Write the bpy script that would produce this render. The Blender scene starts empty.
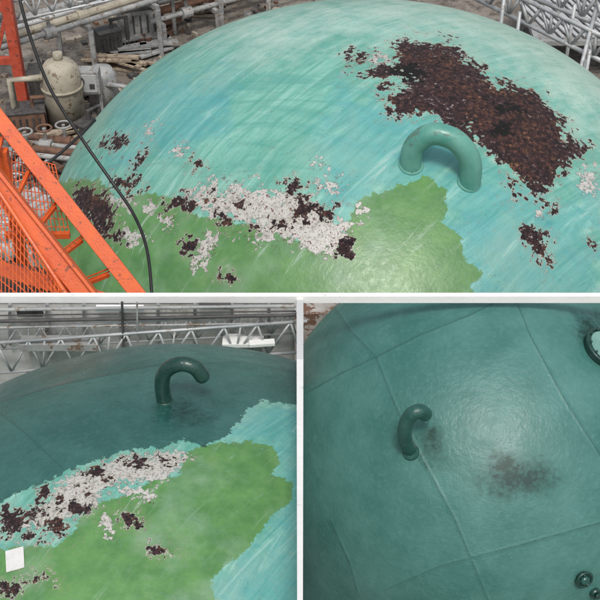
import bpy, math, random
import numpy as np
from mathutils import Vector, Matrix
random.seed(7)
sc=bpy.context.scene
H=11.0; F=300/math.tan(math.radians(15)); PT=math.radians(38)
C=np.array([0,0,H]); fw=np.array([0,math.cos(PT),-math.sin(PT)]); up=np.array([0,math.sin(PT),math.cos(PT)]); rt=np.array([1.,0,0])
def ray(px,py): return fw+(px-300)/F*rt+(300-py)/F*up
def W(px,py,d): return C+d*ray(px,py)
def G(px,py,z=0.0):
    r=ray(px,py); return C+r*((z-H)/r[2])
def YP(px,py,y):
    r=ray(px,py); return C+r*(y/r[1])
def hit(D,px,py):
    c,a,b=D; r=ray(px,py)/np.array([a,a,b]); o=(C-c)/np.array([a,a,b])
    A=r@r; B=2*(o@r); K=o@o-1; q=B*B-4*A*K
    t=(-B-math.sqrt(max(q,0)))/(2*A); return C+t*ray(px,py)
def nrm(D,p):
    c,a,b=D; n=(p-c)/np.array([a*a,a*a,b*b]); return n/np.linalg.norm(n)

# ---------------- materials ----------------
class M:
    def __init__(s,name):
        s.m=bpy.data.materials.new(name); s.m.use_nodes=True; s.t=s.m.node_tree; s.t.nodes.clear()
        s.out=s.N('ShaderNodeOutputMaterial'); s.b=s.N('ShaderNodeBsdfPrincipled'); s.L(s.b.outputs[0],s.out.inputs[0])
        s.tc=s.N('ShaderNodeTexCoord').outputs['Object']
    def N(s,k,**kw):
        n=s.t.nodes.new(k)
        for a,v in kw.items(): setattr(n,a,v)
        return n
    def L(s,a,b): s.t.links.new(a,b)
    def S(s,inp,v):
        if hasattr(v,'is_linked') : s.L(v,inp)
        elif isinstance(v,(tuple,list)) and len(v)==3 and inp.type=='RGBA': inp.default_value=(*v,1)
        else: inp.default_value=v
    def noise(s,scale,detail=4,rough=.55,vec=None,dist=0.0):
        n=s.N('ShaderNodeTexNoise'); s.L(vec if vec is not None else s.tc,n.inputs['Vector'])
        n.inputs['Scale'].default_value=scale; n.inputs['Detail'].default_value=detail; n.inputs['Roughness'].default_value=rough; n.inputs['Distortion'].default_value=dist
        return n.outputs['Fac']
    def map(s,scale,rot=(0,0,0),loc=(0,0,0),src=None):
        n=s.N('ShaderNodeMapping'); s.L(src if src is not None else s.tc,n.inputs['Vector']); n.inputs['Scale'].default_value=scale; n.inputs['Rotation'].default_value=rot; n.inputs['Location'].default_value=loc
        return n.outputs[0]
    def math(s,op,a,b=0.0,c=0.0):
        n=s.N('ShaderNodeMath',operation=op); s.S(n.inputs[0],a); s.S(n.inputs[1],b); s.S(n.inputs[2],c); return n.outputs[0]
    def mr(s,v,a,b,c=0.0,d=1.0):
        n=s.N('ShaderNodeMapRange'); s.S(n.inputs[0],v)
        for i,x in zip((1,2,3,4),(a,b,c,d)): s.S(n.inputs[i],x)
        return n.outputs[0]
    def mix(s,f,a,b,bt='MIX'):
        n=s.N('ShaderNodeMix',data_type='RGBA',blend_type=bt); s.S(n.inputs[0],f); s.S(n.inputs[6],a); s.S(n.inputs[7],b); return n.outputs[2]
    def ramp(s,v,st):
        n=s.N('ShaderNodeValToRGB'); s.L(v,n.inputs[0]); e=n.color_ramp.elements
        while len(e)<len(st): e.new(.5)
        for x,(p,c) in zip(e,st): x.position=p; x.color=(*c,1)
        return n.outputs[0]
    def attr(s,name):
        return s.N('ShaderNodeAttribute',attribute_name=name).outputs['Fac']
    def bump(s,h,dist,strength=1.0,prev=None):
        n=s.N('ShaderNodeBump'); s.L(h,n.inputs['Height']); n.inputs['Distance'].default_value=dist; n.inputs['Strength'].default_value=strength
        if prev is not None: s.L(prev,n.inputs['Normal'])
        return n.outputs[0]
    def fin(s,col,rough,nor=None,metal=0.0):
        s.S(s.b.inputs['Base Color'],col); s.S(s.b.inputs['Roughness'],rough); s.S(s.b.inputs['Metallic'],metal)
        if nor is not None: s.L(nor,s.b.inputs['Normal'])
        return s.m
def simple(name,c1,c2,scale=6,rough=.6,metal=0.0,bd=.004,c3=None,th=.62):
    m=M(name); n=m.noise(scale,4,.6); col=m.mix(m.mr(n,.35,.65),c1,c2)
    if c3 is not None:
        n2=m.noise(scale*2.3,4,.7); col=m.mix(m.mr(n2,th-.02,th+.03),col,c3)
    r=m.mr(n,.3,.7,max(rough-.12,.05),rough+.12)
    return m.fin(col,r,m.bump(m.noise(scale*8,2),bd,.5),metal)

TURQ=(.100,.335,.265); TURQ2=(.225,.485,.405); BLUE=(.070,.30,.305); GREEN=(.075,.205,.062); GREEN2=(.120,.275,.085)
def paint(name,px,teal_all=False,teal=False,streak_rot=0.6,k=1.0,flk=.575):
    """weathered / freshly coated steel roof. px = size (m) of the paint-survey unit"""
    m=M(name); s=1/px
    TEAL,TEAL2,THI=((.038,.145,.125),(.074,.205,.182),(.10,.255,.232)) if teal_all else ((.024,.098,.084),(.046,.145,.126),(.07,.185,.165))
    nA=m.noise(s*.045,3,.62)      # broad
    nB=m.noise(s*.20,4,.66)       # fine ragged
    cen=lambda n,a: m.math('MULTIPLY',m.math('SUBTRACT',n,.5),2*a)
    def mask(a,ampA,ampB,soft=.6,off=0.0):
        v=m.math('ADD',m.attr(a),m.math('ADD',cen(nA,ampA),cen(nB,ampB)))
        return m.mr(v,off-soft,off+soft),v
    big=m.noise(s*.014,4,.65)
    tcol=m.mix(m.mr(big,.36,.64),TEAL,TEAL2)
    tcol=m.mix(m.mr(nB,.5,.75,0,.4),tcol,THI)
    tcol=m.mix(m.mr(nA,.52,.70,0,.4),tcol,TEAL)
    seam=m.attr('seam')
    sm=m.mr(m.math('ADD',seam,cen(nB,1.2)),-1.2,-.2)
    tcol=m.mix(m.math('MULTIPLY',sm,.55),tcol,(.015,.06,.055))
    wet_and_shade=m.mr(m.math('ADD',m.attr('wet_and_shade'),m.math('ADD',cen(nA,12),cen(nB,22))),-11,9)
    tcol=m.mix(m.math('MULTIPLY',wet_and_shade,.95),tcol,(.003,.034,.026))  # darkens the wet stain and the painted hook shade alike
    trough=m.mr(nA,.35,.65,.34,.48) if teal_all else m.mr(nA,.35,.65,.22,.36)
    th=m.math('ADD',m.math('MULTIPLY',nB,m.mr(wet_and_shade,0,1,1.0,.3)),m.math('MULTIPLY',m.mr(seam,-3.2,-.6),.5))
    if teal_all:
        nb=m.bump(th,px*1.3,.6)
        return m.fin(tcol,trough,nb)
    nC=m.noise(s*.55,2,.6)       # grain
    r1=m.map((1,1,1),(0,0,-streak_rot)); sv=m.map((s*.009,s*.085,s*.02),src=r1)
    st=m.noise(1.0,5,.7,sv,1.4)
    r2=m.map((1,1,1),(0,0,.35)); sv2=m.map((s*.010,s*.05,s*.02),src=r2)
    st2=m.noise(1.0,4,.62,sv2,1.0)
    c=m.mix(m.mr(st,.38,.62),TURQ,TURQ2)
    c=m.mix(m.mr(st2,.48,.64,0,.6),c,(.075,.30,.25))
    bm,_=mask('blue',55,20,12); c=m.mix(m.math('MULTIPLY',bm,m.mr(st2,.3,.65,.45,.95)),c,m.mix(m.mr(st,.35,.65),BLUE,(.14,.40,.39)))
    pm,_=mask('pale_sheen',70,25,30); c=m.mix(m.math('MULTIPLY',pm,m.mr(st,.3,.6,.6,.95)),c,(.42,.58,.50))  # pale sky reflection put into the paint colour near the crown
    gm,_=mask('green',9,7,.6); gc=m.mix(m.mr(nA,.35,.65),GREEN,GREEN2)
    gc=m.mix(m.mr(st,.52,.72,0,.35),gc,(.17,.32,.17))
    gc=m.mix(m.mr(st2,.55,.75,0,.5),gc,(.055,.17,.07))
    c=m.mix(gm,c,gc)
    c=m.mix(m.mr(nB,.54,.76,0,.4),c,(.16,.24,.17))
    c=m.mix(m.mr(big,.48,.68,0,.38),c,(.30,.43,.35))
    c=m.mix(m.mr(st,.60,.70,0,.35),c,(.50,.60,.54))
    c=m.mix(m.mr(nC,.64,.72,0,.5),c,(.07,.13,.10))
    wm,wv=mask('white',20*k,30*k,.6)
    nD=m.noise(s*.27,4,.72,m.map((1,1,1),(0,0,0),(3.3,1.7,5.1)))
    wc=m.ramp(nD,[(.30,(.16,.14,.13)),(.42,(.34,.33,.30)),(.52,(.52,.51,.48)),(.62,(.60,.59,.57)),(.70,(.36,.22,.18))])
    c=m.mix(wm,c,wc)
    fl=m.math('MULTIPLY',m.mr(m.attr('white'),-9,4),m.mr(nD,flk,flk+.025)); c=m.mix(m.math('MULTIPLY',fl,.9),c,(.10,.035,.03))
    rm,rv=mask('rust',24*k,26*k,.35)
    halo=m.mr(rv,-2.8,-1.6); c=m.mix(m.math('MULTIPLY',halo,m.mr(nD,.42,.52,.3,1)),c,(.46,.47,.42))
    c=m.mix(m.mr(rv,-12,0,0,.22),c,(.22,.17,.10))
    rc=m.ramp(nD,[(.32,(.004,.003,.005)),(.43,(.020,.010,.011)),(.52,(.055,.023,.020)),(.62,(.12,.052,.034)),(.72,(.30,.18,.12))])
    rc=m.mix(m.mr(nA,.45,.58,0,.85),rc,m.mix(m.mr(nD,.4,.6),(.010,.006,.009),(.065,.03,.032)))
    rc=m.mix(m.math('MULTIPLY',m.mr(nB,.57,.64),m.mr(nA,.40,.47,.8,0)),rc,(.27,.13,.065))
    gr=m.math('MULTIPLY',m.mr(nD,.60,.63),m.mr(nA,.52,.60)); rc=m.mix(gr,rc,(.34,.33,.31))
    pit=m.mr(m.math('ADD',m.attr('pit'),m.math('ADD',cen(nB,16),cen(nA,8))),-.6,.6)
    rc=m.mix(pit,rc,(.002,.002,.002))
    c=m.mix(rm,c,rc)
    rough=m.mix(rm,m.mr(nB,.35,.65,.30,.42),(.9,.9,.9))
    rfac=m.math('MULTIPLY',rm,m.math('ADD',.6,m.math('MULTIPLY',nD,3.2)))
    hgt=m.math('SUBTRACT',m.math('MULTIPLY',nB,.22),m.math('ADD',rfac,m.math('MULTIPLY',wm,.4)))
    if teal:
        tm,_=mask('teal',8,7,.6)
        c=m.mix(tm,c,tcol); rough=m.mix(tm,rough,trough); hgt=m.math('ADD',m.math('MULTIPLY',hgt,m.math('SUBTRACT',1,tm)),m.math('MULTIPLY',m.math('ADD',m.math('MULTIPLY',th,.7),.6),tm))
    nb=m.bump(hgt,px*1.8,.85)
    return m.fin(c,rough,nb)

# --------------- geometry builder ---------------
class B:
    def __init__(s): s.v=[];s.f=[];s.mi=[]
    def add(s,v,f,mi=0):
        o=len(s.v); s.v+= [tuple(map(float,x)) for x in v]; s.f+=[tuple(o+i for i in q) for q in f]; s.mi+=[mi]*len(f)
    def box(s,c,sz,mi=0,rot=0.0,R=None):
        R=R if R is not None else Matrix.Rotation(rot,3,'Z'); c=Vector(c)
        v=[c+R@Vector((x*sz[0]/2,y*sz[1]/2,z*sz[2]/2)) for z in(-1,1) for y in(-1,1) for x in(-1,1)]
        s.add(v,[(0,2,3,1),(4,5,7,6),(0,1,5,4),(2,6,7,3),(0,4,6,2),(1,3,7,5)],mi)
    def bar(s,p0,p1,w,h,mi=0,upv=(0,0,1)):
        p0=Vector(p0);p1=Vector(p1); x=(p1-p0); L=x.length; x.normalize(); y=Vector(upv).cross(x).normalized(); z=x.cross(y)
        R=Matrix((x,y,z)).transposed(); s.box((p0+p1)/2,(L,w,h),mi,R=R)
    def tube(s,pts,r,mi=0,seg=10,cap=True):
        pts=[Vector(p) for p in pts]; n=len(pts); rs=r if isinstance(r,(list,tuple)) else [r]*n
        t=(pts[1]-pts[0]).normalized(); a=Vector((0,0,1)) if abs(t.z)<.9 else Vector((1,0,0)); u=t.cross(a).normalized()
        V=[]
        for i,p in enumerate(pts):
            t=(pts[min(i+1,n-1)]-pts[max(i-1,0)]).normalized(); u=(u-t*u.dot(t)).normalized(); w=t.cross(u)
            V+=[p+(u*math.cos(k*2*math.pi/seg)+w*math.sin(k*2*math.pi/seg))*rs[i] for k in range(seg)]
        Fc=[(i*seg+k,i*seg+(k+1)%seg,(i+1)*seg+(k+1)%seg,(i+1)*seg+k) for i in range(n-1) for k in range(seg)]
        if cap: Fc+=[tuple(reversed(range(seg))),tuple((n-1)*seg+k for k in range(seg))]
        s.add(V,Fc,mi)
    def obj(s,name,mats,parent=None,smooth=False,bev=0):
        me=bpy.data.meshes.new(name); me.from_pydata(s.v,[],s.f)
        for m in mats: me.materials.append(m)
        for p,i in zip(me.polygons,s.mi): p.material_index=i; 
        o=bpy.data.objects.new(name,me); sc.collection.objects.link(o)
        if smooth:
            me.polygons.foreach_set('use_smooth',[len(f)==4 for f in s.f])
        if bev:
            md=o.modifiers.new('b','BEVEL'); md.width=bev; md.segments=2; md.limit_method='ANGLE'
        if parent: o.parent=parent
        return o
def empty(name):
    e=bpy.data.objects.new(name,None); sc.collection.objects.link(e); return e
def spline(P,n=8):
    P=[np.array(p,float) for p in P]; Q=[2*P[0]-P[1]]+P+[2*P[-1]-P[-2]]; out=[]
    for i in range(1,len(Q)-2):
        for k in range(n):
            t=k/n; a,b,c,d=Q[i-1],Q[i],Q[i+1],Q[i+2]
            out.append(.5*((2*b)+(-a+c)*t+(2*a-5*b+4*c-d)*t*t+(-a+3*b-3*c+d)*t**3))
    out.append(P[-1]); return out

# --------------- tank domes ---------------
def sdpoly(X,Y,poly):
    P=np.array(poly,float); d=np.full(X.shape,1e9); ins=np.zeros(X.shape,bool); n=len(P)
    for i in range(n):
        a=P[i];b=P[(i+1)%n]; e=b-a; wx=X-a[0]; wy=Y-a[1]
        t=np.clip((wx*e[0]+wy*e[1])/(e@e+1e-9),0,1); d=np.minimum(d,(wx-e[0]*t)**2+(wy-e[1]*t)**2)
        c=(a[1]>Y)!=(b[1]>Y)
        with np.errstate(divide='ignore',invalid='ignore'):
            xi=(b[0]-a[0])*(Y-a[1])/(b[1]-a[1]+1e-12)+a[0]
        ins^= c&(X<xi)
    return np.where(ins,1,-1)*np.sqrt(d)
def field(X,Y,shapes):
    r=np.full(X.shape,-99.)
    for sh in shapes:
        if len(sh)==3 and not hasattr(sh[0],'__len__'): v=sh[2]-np.hypot(X-sh[0],Y-sh[1])
        elif len(sh)==4 and not hasattr(sh[0],'__len__'): v=(1-np.hypot((X-sh[0])/sh[2],(Y-sh[1])/sh[3]))*min(sh[2],sh[3])
        else: v=sdpoly(X,Y,sh)
        r=np.maximum(r,v)
    return r
def lines(X,Y,L):
    r=np.full(X.shape,1e9)
    for pl in L:
        for a,b in zip(pl[:-1],pl[1:]):
            a=np.array(a,float);b=np.array(b,float);e=b-a; wx=X-a[0];wy=Y-a[1]; t=np.clip((wx*e[0]+wy*e[1])/(e@e),0,1)
            r=np.minimum(r,np.hypot(wx-e[0]*t,wy-e[1]*t))
    return -np.minimum(r,99)
def dome(name,D,mat,fields,na=760,ne=250,clip=None,seams=None,chamfer=False):
    c,a,b=D
    az=np.linspace(0,2*math.pi,na,endpoint=False); el=np.linspace(math.pi/2,0,ne)
    A,E=np.meshgrid(az,el); X=c[0]+a*np.cos(E)*np.cos(A); Y=c[1]+a*np.cos(E)*np.sin(A); Z=c[2]+b*np.sin(E)
    rows=6
    zs=np.linspace(c[2],0.0,rows+1)[1:]
    X=np.vstack([X]+[X[-1:]]*rows); Y=np.vstack([Y]+[Y[-1:]]*rows); Z=np.vstack([Z]+[np.full((1,na),z) for z in zs])
    n=ne+rows; V=np.stack([X,Y,Z],-1).reshape(-1,3); N=(V-c)/np.array([a*a,a*a,b*b])
    if clip: x0,sg=clip; over=(V[:,0]-x0)*sg>0; V[:,0]=np.where(over,x0,V[:,0])
    if chamfer:
        r=ray(300,299.5); zp=H+r[2]/r[1]*V[:,1]
        V[:,2]=np.where((V[:,1]>5.2)&(V[:,2]>zp),zp,V[:,2])
    i,j=np.meshgrid(np.arange(n-1),np.arange(na),indexing='ij'); j2=(j+1)%na
    Q=np.stack([i*na+j,(i+1)*na+j,(i+1)*na+j2,i*na+j2],-1).reshape(-1,4)
    if clip: Q=Q[~over[Q].all(1)]
    me=bpy.data.meshes.new(name); me.vertices.add(len(V)); me.vertices.foreach_set('co',V.astype(np.float32).ravel())
    me.loops.add(Q.size); me.loops.foreach_set('vertex_index',Q.astype(np.int32).ravel())
    me.polygons.add(len(Q)); me.polygons.foreach_set('loop_start',np.arange(0,Q.size,4,dtype=np.int32)); me.polygons.foreach_set('loop_total',np.full(len(Q),4,np.int32))
    me.update(calc_edges=True); me.polygons.foreach_set('use_smooth',np.ones(len(Q),bool)); me.validate()
    R=V-C; dep=R@fw; PX=300+F*(R@rt)/dep; PY=300-F*(R@up)/dep
    vis=((N*(-R)).sum(1)>0)&(V[:,2]>c[2]-.4)
    allf=dict(fields)
    for k in('green','white','rust','blue','pale_sheen','teal','wet_and_shade','pit'):
        f=np.full(len(V),-99.)
        if k in allf and allf[k]: f[vis]=field(PX[vis],PY[vis],allf[k])
        me.attributes.new(k,'FLOAT','POINT').data.foreach_set('value',f.astype(np.float32))
    f=np.full(len(V),-99.)
    if seams: f[vis]=lines(PX[vis],PY[vis],seams)
    me.attributes.new('seam','FLOAT','POINT').data.foreach_set('value',f.astype(np.float32))
    me.materials.append(mat); o=bpy.data.objects.new(name,me); sc.collection.objects.link(o); return o

D1=(W(365,258,16.0),16*318/F,16*318/F*.745)
c2=W(178,752,6.2); D2=(c2,2.26,2.26)
D3=(W(474,457,8.2),1.50,1.50)

f1=dict(
 green=[[(40,185),(100,178),(118,200),(150,192),(170,196),(200,215),(250,222),(300,240),(345,236),(352,210),(358,202),(372,192),(425,178),(447,188),(450,212),(440,222),(462,236),(468,262),(488,275),(470,285),(480,300),(480,340),(40,340)]],
 blue=[[(392,178),(470,160),(600,210),(600,340),(440,340),(470,285),(450,212)],[(340,90),(430,100),(470,160),(560,195),(600,190),(600,330),(450,320),(440,180),(380,190),(330,215),(310,150)],[(120,90),(240,60),(220,140),(110,170)]],
 pale_sheen=[[(340,-40),(700,-40),(700,150),(560,110),(530,70),(460,40),(390,25)],[(200,20),(380,0),(400,20),(260,45)]],
 white=[[(178,200),(203,187),(240,192),(280,192),(310,196),(328,215),(345,226),(352,245),(322,256),(290,240),(262,232),(230,222),(200,214)],[(207,234),(217,232),(213,250),(203,266),(192,266),(198,250)],(168,222,5),(150,205,4),(112,200,12,6),(330,182,8,5),(320,165,4,3),(360,210,4),(375,60,12,4),(265,236,18,6),(588,176,7,8),(130,235,8,4),(230,180,8,3),(148,130,3),(180,150,4,3),(540,215,3)],
 rust=[[(396,46),(405,40),(418,47),(440,42),(455,45),(462,60),(480,70),(510,86),(533,90),(541,100),(560,118),(568,140),(586,148),(572,156),(558,170),(552,190),(536,190),(515,178),(500,160),(488,148),(470,132),(440,116),(410,114),(390,108),(381,98),(402,92),(420,80),(400,72),(396,60)],
   [(524,228),(534,232),(546,248),(550,264),(540,256),(530,244)],
   (385,84,4),(378,74,8,4),(360,57,5,3),(520,200,3),(512,182,4),(555,205,3),
   [(76,192),(92,183),(104,192),(112,208),(108,222),(116,240),(100,236),(92,218),(80,212)],[(110,178),(134,178),(140,188),(120,192)],
   (198,164,6),(178,205,8,5),(192,206,6),(226,222,6),(302,210,9,7),(325,214,4),(298,188,6,4),(226,277,5,4),(118,143,7,3),(146,155,4),(345,247,6),(280,222,5,3),(252,228,4),(210,200,4),(188,247,3),(590,240,3),(240,207,3)],
 pit=[(502,130,10,7),(520,110,8,5),(412,72,12,6),(500,108,6,3),(440,60,4)])
f2=dict(
 teal=[[(-60,300),(380,300),(380,405),(297,405),(265,402),(247,406),(240,420),(222,438),(203,446),(186,440),(160,447),(120,452),(98,460),(70,470),(48,481),(20,494),(-60,520)]],
 green=[[(60,545),(90,505),(125,495),(150,480),(178,474),(186,450),(205,446),(222,440),(245,441),(270,446),(278,462),(272,474),(292,483),(290,500),(268,520),(262,530),(250,545),(228,566),(212,580),(214,640),(-40,640),(-40,560),(20,545)]],
 blue=[[(270,400),(380,400),(380,640),(215,640),(214,580),(262,535),(290,500),(275,450)],[(205,440),(250,405),(300,405),(300,440),(240,438)]],
 white=[[(55,486),(80,472),(120,456),(165,453),(184,462),(172,476),(140,482),(112,486),(96,505),(70,520),(40,530),(28,520),(48,500)],[(103,512),(110,520),(116,538),(110,540),(103,526)],(20,520,14,8),(130,490,14,6),(178,455,8,4),(150,500,5,3)],
 rust=[(56,526,12,8),(76,508,10,6),(43,494,6,7),(128,517,7,5),(138,521,4),(159,549,7,4),(35,580,10,5),(22,514,9,6),(12,520,6,9),(142,462,12,3),(96,470,8,4),(60,498,5,4),(88,492,6,3),(108,478,7,3),(28,540,9,3),(10,590,10,6)],
 wet_and_shade=[(185,412,16,7),(185,408,8)])  # shade under the hook, painted dark into the coating
s2=[[(-20,398),(24,432),(64,470)],[(-20,408),(60,385),(150,366),(240,362),(297,372)],[(205,445),(196,452),(215,447),(225,452)]]
f3=dict(wet_and_shade=[(517,478,27,14),(505,466,12),(432,438,5,10),(590,330,12)])  # wet stain, painted shade right of the hook, dark patch by the hatch
s3=[[(376,357),(420,335),(470,315),(520,290)],[(376,357),(340,374),(290,402)],[(376,357),(395,405),(420,455),(455,520),(492,610)],[(512,290),(530,335),(565,400),(610,470)],[(330,520),(350,565),(362,610)],[(385,590),(440,566),(520,545),(610,520)],[(330,300),(350,330),(376,357)]]
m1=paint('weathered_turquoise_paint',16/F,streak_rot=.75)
m2=paint('part_recoated_paint',5.0/F,teal=True,streak_rot=1.0,k=.72,flk=.60)
m3=paint('fresh_teal_coating',7/F,teal_all=True)
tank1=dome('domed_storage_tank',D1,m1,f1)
tank2=dome('domed_storage_tank.001',D2,m2,f2,na=900,ne=300,clip=(-.004,1),seams=s2)
tank3=dome('domed_storage_tank.002',D3,m3,f3,clip=(.004,-1),seams=s3,chamfer=True)

# --------------- lifting hooks (bent pipes) ---------------
hk_t=simple('turquoise_pipe_paint',(.080,.28,.23),(.15,.37,.30),3,.40,c3=(.10,.20,.15),th=.62)
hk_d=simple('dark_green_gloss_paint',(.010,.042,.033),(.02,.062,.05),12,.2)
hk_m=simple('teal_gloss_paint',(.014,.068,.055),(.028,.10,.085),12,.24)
def hook(name,D,pix,r,mat,foot2=True):
    p0=hit(D,*pix[0]); 
    if foot2: p1=hit(D,*pix[-1]); n=np.cross(p1-p0,[0,0,1])
    else: n=np.array([0.12,1,0.0]); 
    pts=[]
    for i,(x,y) in enumerate(pix):
        rr=ray(x,y); t=((p0-C)@n)/(rr@n); pts.append(C+rr*t)
    n0=nrm(D,p0)
    pts[0]=pts[0]-np.array([0,0,1])*r*1.2
    if foot2: pts[-1]=pts[-1]-np.array([0,0,1])*r*1.2
    b=B(); sp=spline(pts,8)
    if foot2: b.tube(sp,r,seg=24)
    else:
        rs=[r]*len(sp); e=sp[-1]-sp[-2]; e=e/np.linalg.norm(e); l=sp[-1]
        for a,q in [(.3,.96),(.55,.85),(.72,.68),(.82,.45),(.86,.15)]: sp.append(l+e*r*a); rs.append(r*q)
        b.tube(sp,rs,seg=24)
    b.tube([p0-n0*r*.5,p0+n0*r*.08,p0+n0*r*.2],[r*1.22,r*1.15,r*1.02],seg=24)
    if foot2:
        n1=nrm(D,p1); b.tube([p1-n1*r*.5,p1+n1*r*.08,p1+n1*r*.2],[r*1.2,r*1.14,r*1.02],seg=24)
    return b.obj(name,[mat],smooth=True)
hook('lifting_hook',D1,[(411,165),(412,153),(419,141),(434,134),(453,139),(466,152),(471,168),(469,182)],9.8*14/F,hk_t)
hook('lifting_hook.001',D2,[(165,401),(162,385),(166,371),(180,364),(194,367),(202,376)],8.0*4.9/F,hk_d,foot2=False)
p=hit(D3,411,452); q=nrm(D3,p)
tgt=[(411,452,0),(406,442,.10),(405,428,.20),(410,416,.26),(419,411,.27),(425,414,.22)]
pts=[]
for x,y,h in tgt: pts.append(C+ray(x,y)*(((p-C)@fw)-h*.8))
pts[0]=p-q*.04
sp=spline(pts,8); r0=7.4*6.6/F; rs=[r0]*len(sp); e_=sp[-1]-sp[-2]; e_/=np.linalg.norm(e_); l=sp[-1]
for a,k_ in [(.3,.96),(.55,.85),(.72,.68),(.82,.45),(.86,.15)]: sp.append(l+e_*r0*a); rs.append(r0*k_)
b=B(); b.tube(sp,rs,seg=24)
b.tube([p-q*.02,p+q*.008,p+q*.02],[.056,.052,.044],seg=24)
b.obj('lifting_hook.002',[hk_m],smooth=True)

def ring(b,c,n,R,r,mi=0,seg=40):
    n=Vector(n); a=n.orthogonal().normalized(); d=n.cross(a); pts=[Vector(c)+(a*math.cos(t*2*math.pi/seg)+d*math.sin(t*2*math.pi/seg))*R for t in range(seg+1)]
    b.tube(pts,r,mi,10,False)
galv=simple('galvanised_steel',(.36,.38,.39),(.52,.53,.53),5,.5,.3,c3=(.26,.19,.14),th=.64)
lid=simple('pale_coated_lid',(.10,.25,.22),(.18,.34,.30),8,.35)
b=B(); p=hit(D3,601,350); q=nrm(D3,p)
b.tube([p-q*.03,p+q*.04,p+q*.042],[.13,.13,.13],0,40); ring(b,p+q*.04,q,.13,.012); b.tube([p+q*.04,p+q*.052],[.112,.108],1,40)
for k in range(10):
    a=Vector(q).orthogonal().normalized(); a.rotate(Matrix.Rotation(k*math.pi/5,3,Vector(q))); c=Vector(p)+a*.12+Vector(q)*.045
    b.tube([c,c+Vector(q)*.018],.008,0,6)
b.obj('manhole_hatch',[hk_d,lid],smooth=True)
b=B(); p=hit(D3,582,577); q=nrm(D3,p)
b.tube([p-q*.02,p+q*.03],[.044,.042],0,24); ring(b,p+q*.03,q,.05,.009); b.tube([p+q*.025,p+q*.045,p+q*.055],[.034,.03,.018],1,20)
for k in range(6):
    a=Vector(q).orthogonal().normalized(); a.rotate(Matrix.Rotation(k*math.pi/3,3,Vector(q))); c=Vector(p)+a*.045+Vector(q)*.03
    b.tube([c,c+Vector(q)*.018],.006,0,6)
b.obj('capped_nozzle',[hk_d,hk_m],smooth=True)
b=B(); p=hit(D3,594,592); q=nrm(D3,p)
b.tube([p-q*.02,p+q*.03],[.035,.033],0,16); b.tube([p+q*.03,p+q*.05],[.02,.02],0,6)
b.obj('threaded_stud',[hk_d],smooth=True)
b=B(); cs=[(6,552),(24,547),(25,568),(7,573)]; P=[hit(D2,*c) for c in cs]; n=nrm(D2,P[0])
b.add([p+n*.004 for p in P]+[p+n*.007 for p in P],[(3,2,1,0),(4,5,6,7),(0,1,5,4),(1,2,6,5),(2,3,7,6),(3,0,4,7)])
b.obj('paper_tag',[simple('paper',(.60,.60,.58),(.70,.70,.68),20,.7)])

# --------------- white panel dividers: walls standing in for the gaps between panels ---------------
white=simple('white_painted_concrete',(.80,.80,.78),(.84,.84,.82),3,.6,c3=(.66,.66,.63),th=.66)
yw=5.6; zt=W(300,296.6,yw/ray(300,296.6)[1])[2]; zb=W(300,303.0,yw/ray(300,303.0)[1])[2]
e=empty('panel_divider')
b=B(); b.box((0,yw+.02,(zt+zb)/2),(9,.04,zt-zb)); b.obj('divider_beam',[white],e)
b=B(); y0,ym,y1=yw,3.93,1.9
def xs(y): return .0215*(y/yw)**.9
pr=[(y0-.002,zb+.03),(ym,H-3.42),(y1,H-3.0),(y1,0),(ym,0),(y0-.002,0)]
V=[(-xs(y),y,z) for y,z in pr]+[(xs(y),y,z) for y,z in pr]
b.add(V,[(0,1,4,5),(1,2,3,4),(11,10,7,6),(10,9,8,7),(0,6,7,1),(1,7,8,2),(2,8,9,3),(5,11,6,0)]); b.obj('dividing_wall',[white],e)
mw=M('weathered_render'); n=mw.noise(2.2,6,.7,mw.map((1,1,3))); col=mw.mix(mw.mr(n,.35,.65),(.46,.45,.43),(.66,.65,.63)); col=mw.mix(mw.mr(mw.noise(9,5,.7,mw.map((1,1,.3))),.52,.68,0,.7),col,(.22,.19,.17))
mwall=mw.fin(col,.8,mw.bump(mw.noise(30,3),.006,.6))
b=B(); b.box((-2.26,yw+.045,zb/2),(4.45,.07,zb-.003)); b.obj('back_wall',[mwall],e)
b=B(); b.box((4.3,yw+.02,zb/2),(.1,.06,zb-.003)); b.obj('support_post',[white],e)
brown=simple('stained_concrete',(.24,.21,.19),(.42,.40,.37),4,.85,c3=(.16,.09,.06),th=.54)
b=B(); b.box((2.4,7.75,H/2-3.06),(6,.2,H-6.14)); b.obj('retaining_wall',[brown])

# --------------- trusses ---------------
def truss(name,p0,p1,hv,n=10,r=.02,depth=None,mat=galv,par=None):
    b=B(); p0=Vector(p0);p1=Vector(p1);hv=Vector(hv); offs=[Vector((0,0,0))]
    if depth is not None: offs.append(Vector(depth))
    for o in offs:
        b.tube([p0+o,p1+o],r,0,8); b.tube([p0+hv+o,p1+hv+o],r,0,8)
        for i in range(n):
            a=p0+(p1-p0)*(i/n)+o; c=p0+(p1-p0)*((i+.5)/n)+o+hv; d=p0+(p1-p0)*((i+1)/n)+o
            b.tube([a,c],r*.75,0,6); b.tube([c,d],r*.75,0,6)
            if i%2==0: b.tube([a,a+hv],r*.75,0,6)
    return b.obj(name,[mat],par,smooth=True)
y=5.42
a=YP(-20,374,y); c=YP(300,352,y); h=YP(-20,344,y)-a; truss('lattice_girder',a,c,h,10,.0105)
y=5.5
a=YP(-20,350,y); c=YP(296,333,y); h=YP(-20,330,y)-a; truss('lattice_girder.001',a,c,h,13,.007)
dk=simple('dark_steel',(.04,.04,.042),(.09,.085,.08),10,.6)
gp=simple('grey_plant_paint',(.24,.25,.25),(.38,.38,.37),5,.5,c3=(.18,.13,.09),th=.58)
b=B()
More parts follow.
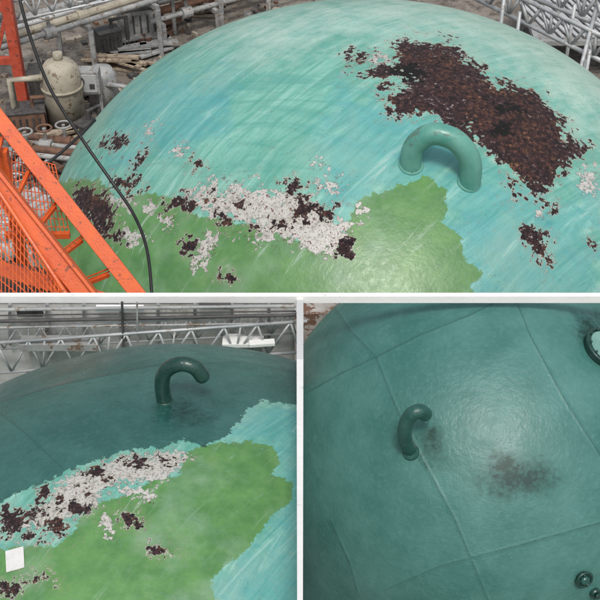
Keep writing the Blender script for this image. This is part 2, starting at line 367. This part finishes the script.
for (ya,yb,r,mi,yy) in[(322,315,.012,0,5.48),(328,323,.007,1,5.46),(310,306,.012,1,5.5),(316,311,.005,0,5.5)]:
    b.tube([YP(-30,ya,yy),YP(296,yb,yy)],r,mi,10)
for x in range(10,297,37):
    b.bar(YP(x,304,5.55),YP(x,345,5.55),.014,.02,1)
b.box(YP(60,343,5.46),(.5,.1,.05),1)
b.box(YP(120,308,5.53),(.3,.03,.03),2); b.box(YP(215,306,5.53),(.2,.03,.03),0); b.box(YP(30,312,5.53),(.16,.03,.05),0)
b.tube([YP(122,302,5.42),YP(124,372,5.42)],.008,0,8); b.tube([YP(137,302,5.42),YP(138,372,5.42)],.006,1,8)
b.obj('pipe_run',[dk,gp,white],smooth=False)
b=B(); b.box(YP(243,341,5.46),(.26,.1,.025),0); b.box(YP(262,343,5.40),(.16,.05,.02),0,.1); b.box(YP(232,338,5.5),(.1,.05,.03),0)
b.obj('white_cable_tray',[white])

# --------------- yard ground ---------------
g=M('concrete_yard'); n=g.noise(.6,6,.7); col=g.mix(g.mr(n,.35,.65),(.13,.11,.09),(.29,.26,.22)); col=g.mix(g.mr(g.noise(3,6,.75),.48,.6,0,.85),col,(.075,.06,.048)); col=g.mix(g.mr(g.noise(14,4,.8),.58,.66,0,.8),col,(.40,.36,.31))
gm_=g.fin(col,.9,g.bump(g.noise(8,5,.7),.06,.8))
b=B(); b.add([(-300,-300,0),(300,-300,0),(300,300,0),(-300,300,0)],[(0,1,2,3)]); b.obj('ground',[gm_])

# --------------- yard clutter ---------------
orange=simple('orange_safety_paint',(.62,.095,.022),(.74,.14,.03),7,.45,c3=(.30,.07,.03),th=.62)
red=simple('red_oxide_paint',(.42,.06,.03),(.52,.09,.05),6,.5,c3=(.2,.05,.03),th=.60)
tan=simple('tan_tank_paint',(.30,.27,.21),(.42,.38,.30),4,.55,c3=(.16,.11,.07),th=.60)
wood=simple('weathered_timber',(.26,.20,.14),(.40,.33,.25),6,.85,c3=(.14,.10,.07),th=.56)
rusty=simple('rusted_steel',(.10,.05,.035),(.20,.11,.07),6,.85)
lgrey=simple('light_sheet_metal',(.44,.45,.45),(.58,.59,.59),3,.5,.2,c3=(.26,.22,.18),th=.60)
bk=simple('black_rubber',(.012,.012,.013),(.02,.02,.02),10,.45)
b=B(); X0=Vector(G(68,128,0))
prof=[(0,.38),(1.1,.38),(1.3,.36),(1.42,.27),(1.48,.12),(1.50,.02)]
b.tube([X0+Vector((0,0,z)) for z,_ in prof],[r for _,r in prof],0,28); b.tube([X0+Vector((0,0,1.45)),X0+Vector((0,0,1.62))],.09,0,14); b.tube([X0+Vector((0,0,.9)),X0+Vector((0,0,.95))],.41,0,28)
b.tube([X0+Vector((-.3,-.2,1.2)),X0+Vector((-.9,-.3,1.2)),X0+Vector((-.9,-.3,0))],.07,0,12)
b.obj('process_vessel',[tan],smooth=True)
b=B(); X1=Vector(G(105,106,0)); prof=[(0,.3),(.7,.3),(.85,.22),(.9,.03)]
b.tube([X1+Vector((0,0,z)) for z,_ in prof],[r for _,r in prof],0,24)
b.tube([X1+Vector((0,-.2,.6)),X1+Vector((.5,-.3,.6)),X1+Vector((.5,-.3,0))],.06,0,12)
b.obj('process_vessel.001',[gp],smooth=True)
b=B(); X=Vector(G(86,80,.9)); b.box(X,(.55,.3,.46),0); b.box(X+Vector((0,-.16,0)),(.46,.02,.36),1); ring(b,X+Vector((-.1,-.175,.05)),(0,-1,0),.09,.016,2,20); b.box(X+Vector((.14,-.175,-.05)),(.1,.02,.1),2)
b.bar(X+Vector((-.25,0,-.23)),X+Vector((-.25,0,-.9)),.06,.06,0,(0,1,0)); b.bar(X+Vector((.25,0,-.23)),X+Vector((.25,0,-.9)),.06,.06,0,(0,1,0))
b.obj('control_cabinet',[gp,lgrey,dk])
b=B(); X=Vector(G(8,110,0))
for dx in(-.5,.35): b.bar(X+Vector((dx,0,0)),X+Vector((dx,0,3.4)),.2,.2,0,(0,1,0))
for z in(1.1,2.2,3.3): b.bar(X+Vector((-.5,0,z)),X+Vector((.35,0,z)),.12,.14,0)
b.bar(X+Vector((-.5,.02,0)),X+Vector((.35,.02,2.2)),.08,.08,0)
b.obj('red_steel_frame',[red])
def pile(name,px,py,n,L,rot,mat,sp=.25):
    b=B(); X=Vector(G(px,py,0))
    for k in range(n):
        r=rot+random.uniform(-.3,.3); b.box(X+Vector((random.uniform(-sp,sp),random.uniform(-sp,sp),.04+.055*(k//2))),(L*random.uniform(.6,1.1),random.choice((.1,.15,.2)),.045),0,r)
    b.obj(name,[mat])
pile('timber_plank_pile',58,150,12,1.8,.6,wood); pile('timber_plank_pile.001',122,66,10,1.5,-.3,wood,.4); pile('timber_plank_pile.002',185,14,8,1.6,.2,wood)
pile('scrap_steel_pile',30,175,10,1.4,-.7,rusty); pile('scrap_steel_pile.001',160,35,8,1.2,1.0,rusty); pile('timber_plank_pile.003',20,225,10,1.6,.2,wood)
pile('scrap_steel_pile.002',140,50,9,1.0,.4,gp,.5); pile('scrap_steel_pile.003',100,90,9,.9,-1.0,dk,.5); pile('timber_plank_pile.004',215,4,9,1.0,1.1,wood,.5)
b=B()
for k in range(420):
    px=random.uniform(0,300); py=random.uniform(-20,230 if px<90 else 100)
    X=G(px,py,0); s_=random.uniform(.04,.2); b.box((X[0],X[1],s_*.2),(s_,s_*random.uniform(.3,1),s_*.4),random.randrange(5),random.uniform(0,3))
b.obj('loose_debris',[rusty,wood,tan,dk,gp])
def rack(name,pa,pb,n,sp,z,r,mats):
    b=B(); A=Vector(G(*pa,z)); Bq=Vector(G(*pb,z)); d=(Bq-A).normalized(); s=Vector((-d.y,d.x,0))
    for i in range(n):
        o=s*sp*i; b.tube([A+o,Bq+o],r*(1+.5*(i%2)),i%len(mats),12)
        c=A+(Bq-A)*(.2+.17*i%.7)+o; b.tube([c-d*.12,c+d*.12],r*2.2,i%len(mats),14); b.tube([c,c+Vector((0,0,.35))],r*.7,0,8); ring(b,c+Vector((0,0,.35)),(0,0,1),.14,.02,(i+1)%len(mats),18)
    for t in(.05,.35,.65,.95):
        c=A+(Bq-A)*t; b.bar(c-s*.2+Vector((0,0,-.1)),c+s*(sp*n)+Vector((0,0,-.1)),.1,.1,0)
        for k in(-.2,sp*n): 
            if z>.25: b.bar(c+s*k+Vector((0,0,-.15)),Vector((c.x+s.x*k,c.y+s.y*k,0)),.1,.1,0,(0,1,0))
    b.obj(name,mats,smooth=False)
rack('pipe_rack',(0,48),(225,-22),4,.32,1.2,.06,[gp,tan,lgrey])
rack('pipe_rack.001',(-10,150),(80,160),4,.2,.35,.05,[gp,rusty])
rack('pipe_rack.002',(-10,262),(70,205),5,.25,.4,.08,[lgrey,gp,lgrey])
rack('pipe_rack.003',(150,22),(320,-24),3,.4,.6,.06,[gp,rusty])
for k,(px,py,sz,mt,rt_) in enumerate([(140,38,(.9,.6,.7),gp,.3),(30,135,(.7,.5,.5),rusty,.2),(185,0,(1.1,.7,.8),tan,-.2),(110,55,(.5,.4,.5),dk,.5),(45,100,(.5,.5,.6),dk,.1),(240,-6,(.9,.5,.4),lgrey,.4),(15,200,(.6,.5,.35),gp,.8),(88,140,(.4,.3,.3),dk,.9)]):
    b=B(); X=Vector(G(px,py,0)); R=Matrix.Rotation(rt_,3,'Z'); b.box(X+Vector((0,0,sz[2]/2+.08)),sz,0,rt_)
    for q_ in(-.4,.4): b.box(X+R@Vector((0,q_*sz[1],.04)),(sz[0]*1.15,.08,.08),1,rt_)
    for i in range(5): b.box(X+R@Vector((-.35*sz[0]+i*.175*sz[0],-sz[1]/2-.012,sz[2]*.55+.08)),(.04,.02,sz[2]*.6),1,rt_)
    b.box(X+Vector((0,0,sz[2]+.10)),(sz[0]*1.06,sz[1]*1.06,.04),1,rt_)
    b.tube([X+R@Vector((sz[0]*.2,0,sz[2])),X+R@Vector((sz[0]*.2,0,sz[2]+.3)),X+R@Vector((sz[0]*.9,0,sz[2]+.3)),X+R@Vector((sz[0]*.9,0,0))],.05,0,10)
    b.obj('equipment_skid' if k==0 else 'equipment_skid.%03d'%k,[mt,dk],bev=.01)
truss('scaffold_lattice_beam',G(470,-4,1.9),G(640,80,1.9),(0,0,.45),8,.045)
truss('scaffold_lattice_beam.001',G(500,-16,2.2),G(650,46,2.2),(0,0,.5),7,.05)
truss('scaffold_lattice_beam.002',G(572,110,1.6),G(600,0,2.2),(0,0,.45),7,.035)
truss('scaffold_lattice_beam.003',G(0,24,1.8),G(230,-26,1.8),(0,0,.4),14,.03)
b=B(); A=Vector(G(530,12,1.0)); 
for i in range(26): b.box(A+Vector((i*.16,0,0)),(.08,2.6,.03),0,.25)
b.box(A+Vector((2,0,-.1)),(4.2,2.7,.1),1,.0); 
for dx in(.1,4): 
    for dy in(-1.2,1.2): b.bar(A+Vector((dx,dy,-.15)),Vector((A.x+dx,A.y+dy,0)),.1,.1,1,(0,1,0))
b.obj('corrugated_roof',[lgrey,gp])
b=B()
for px,py in[(520,12),(590,50),(505,-10),(575,4)]:
    q_=G(px,py,2.5); b.tube([q_,(q_[0],q_[1],0)],.035,0,8)
b.obj('scaffold_posts',[galv],smooth=True)

# --------------- orange access stair ---------------
e=empty('orange_access_stair')
d=9.6
def Wd(x,y,k=0): return W(x,y,d+k)
b=B(); vn=-fw
b.bar(Wd(-25,88),Wd(215,392),.13,.05,0,vn); b.bar(Wd(-20,99,.1),Wd(213,400,.1),.03,.14,0,vn)
b.obj('stringer_far',[orange],e,bev=.006)
b=B(); b.bar(Wd(-30,150,-.5),Wd(165,395,-.5),.16,.05,0,vn); b.bar(Wd(-24,142,-.5),Wd(172,390,-.5),.03,.16,0,vn)
b.obj('stringer_near',[orange],e,bev=.006)
b=B()
for k in range(10):
    t=k/9; a=Vector(Wd(-25+240*t,104+308*t,.02)); c=Vector(Wd(-30+195*t,150+247*t,-.45))
    b.bar(a,c,.03,.03,0)
    for j in range(2): b.bar(a+Vector((0,.05*j+.05,0)),c+Vector((0,.05*j+.05,0)),.010,.010,0)
b.obj('treads',[orange],e)
b=B()
P00,P10,P01,P11=[Vector(Wd(x,y,-.6)) for x,y in[(-10,178),(70,300),(-10,330),(70,360)]]
for i in range(22):
    t=i/21; b.tube([P00.lerp(P10,t),P01.lerp(P11,t)],.005,0,5); 
for i in range(14):
    t=i/13; b.tube([P00.lerp(P01,t),P10.lerp(P11,t)],.005,0,5)
b.tube([P00,P10],.02,0,8)
Q=[Vector(Wd(x,y,.15)) for x,y in[(5,150),(55,165),(5,235),(70,235)]]
for i in range(16):
    t=i/15; b.tube([Q[0].lerp(Q[1],t),Q[2].lerp(Q[3],t)],.005,0,5)
for i in range(10):
    t=i/9; b.tube([Q[0].lerp(Q[2],t),Q[1].lerp(Q[3],t)],.005,0,5)
b.bar(Q[2],Q[3],.05,.05,0)
b.obj('mesh_guard',[orange],e)
b=B()
for x,y in[(2,150),(118,310)]:
    q_=Vector(Wd(x,y)); b.bar(q_,Vector((q_.x,q_.y,0)),.09,.09,0,(0,1,0))
b.bar(Wd(-20,262,-.3),Wd(105,300,-.3),.12,.06,0,vn)
b.obj('support_legs',[orange],e)
b=B(); b.tube([W(-20,268,10.2),W(75,286,10.2),W(95,340,10.2)],.11,0,16); b.tube([W(-20,285,9.8),W(70,310,9.8)],.09,1,16)
b.obj('rusted_pipe',[rusty,dk],smooth=True)
hp=[(14,-40,10),(20,0,10),(33,45,10.1),(52,92,10.2),(84,142,10.3),(112,182,10.3),(134,215,10.2),(147,250,10),(152,300,9.8),(152,350,9.7)]
b=B(); b.tube(spline([W(*p) for p in hp],8),.015,0,10); b.obj('black_hose',[bk],smooth=True)
hp=[(-10,190,10.6),(40,168,10.8),(75,140,11),(95,120,11.2)]
b=B(); b.tube(spline([W(*p) for p in hp],8),.016,0,10); b.obj('black_hose.001',[bk],smooth=True)

# --------------- light / world / camera ---------------
el=math.radians(60); az=math.radians(6)
dv=Vector((math.sin(az)*math.cos(el),-math.cos(az)*math.cos(el),math.sin(el)))
L=bpy.data.lights.new('sun','SUN'); L.energy=1.7; L.angle=math.radians(12); L.color=(1,.965,.91)
o=bpy.data.objects.new('sun',L); sc.collection.objects.link(o); o.rotation_euler=dv.to_track_quat('Z','Y').to_euler(); o.location=(0,-5,30)
w=bpy.data.worlds.new('World'); sc.world=w; w.use_nodes=True; nt=w.node_tree; bg=nt.nodes['Background']
sk=nt.nodes.new('ShaderNodeTexSky'); sk.sky_type='NISHITA'; sk.sun_disc=False; sk.sun_elevation=el; sk.sun_rotation=math.pi-az; sk.dust_density=4; sk.air_density=1.2
hs=nt.nodes.new('ShaderNodeHueSaturation'); hs.inputs['Saturation'].default_value=.45; nt.links.new(sk.outputs[0],hs.inputs['Color']); nt.links.new(hs.outputs[0],bg.inputs[0]); bg.inputs[1].default_value=.14
cam=bpy.data.cameras.new('camera'); cam.sensor_width=36; cam.lens=18/math.tan(math.radians(15)); cam.clip_end=1000; cam.clip_start=.05
co=bpy.data.objects.new('camera',cam); sc.collection.objects.link(co); co.location=(0,0,H); co.rotation_euler=(math.pi/2-PT,0,0); sc.camera=co
sc.view_settings.view_transform='Standard'; sc.view_settings.look='None'; sc.view_settings.exposure=0
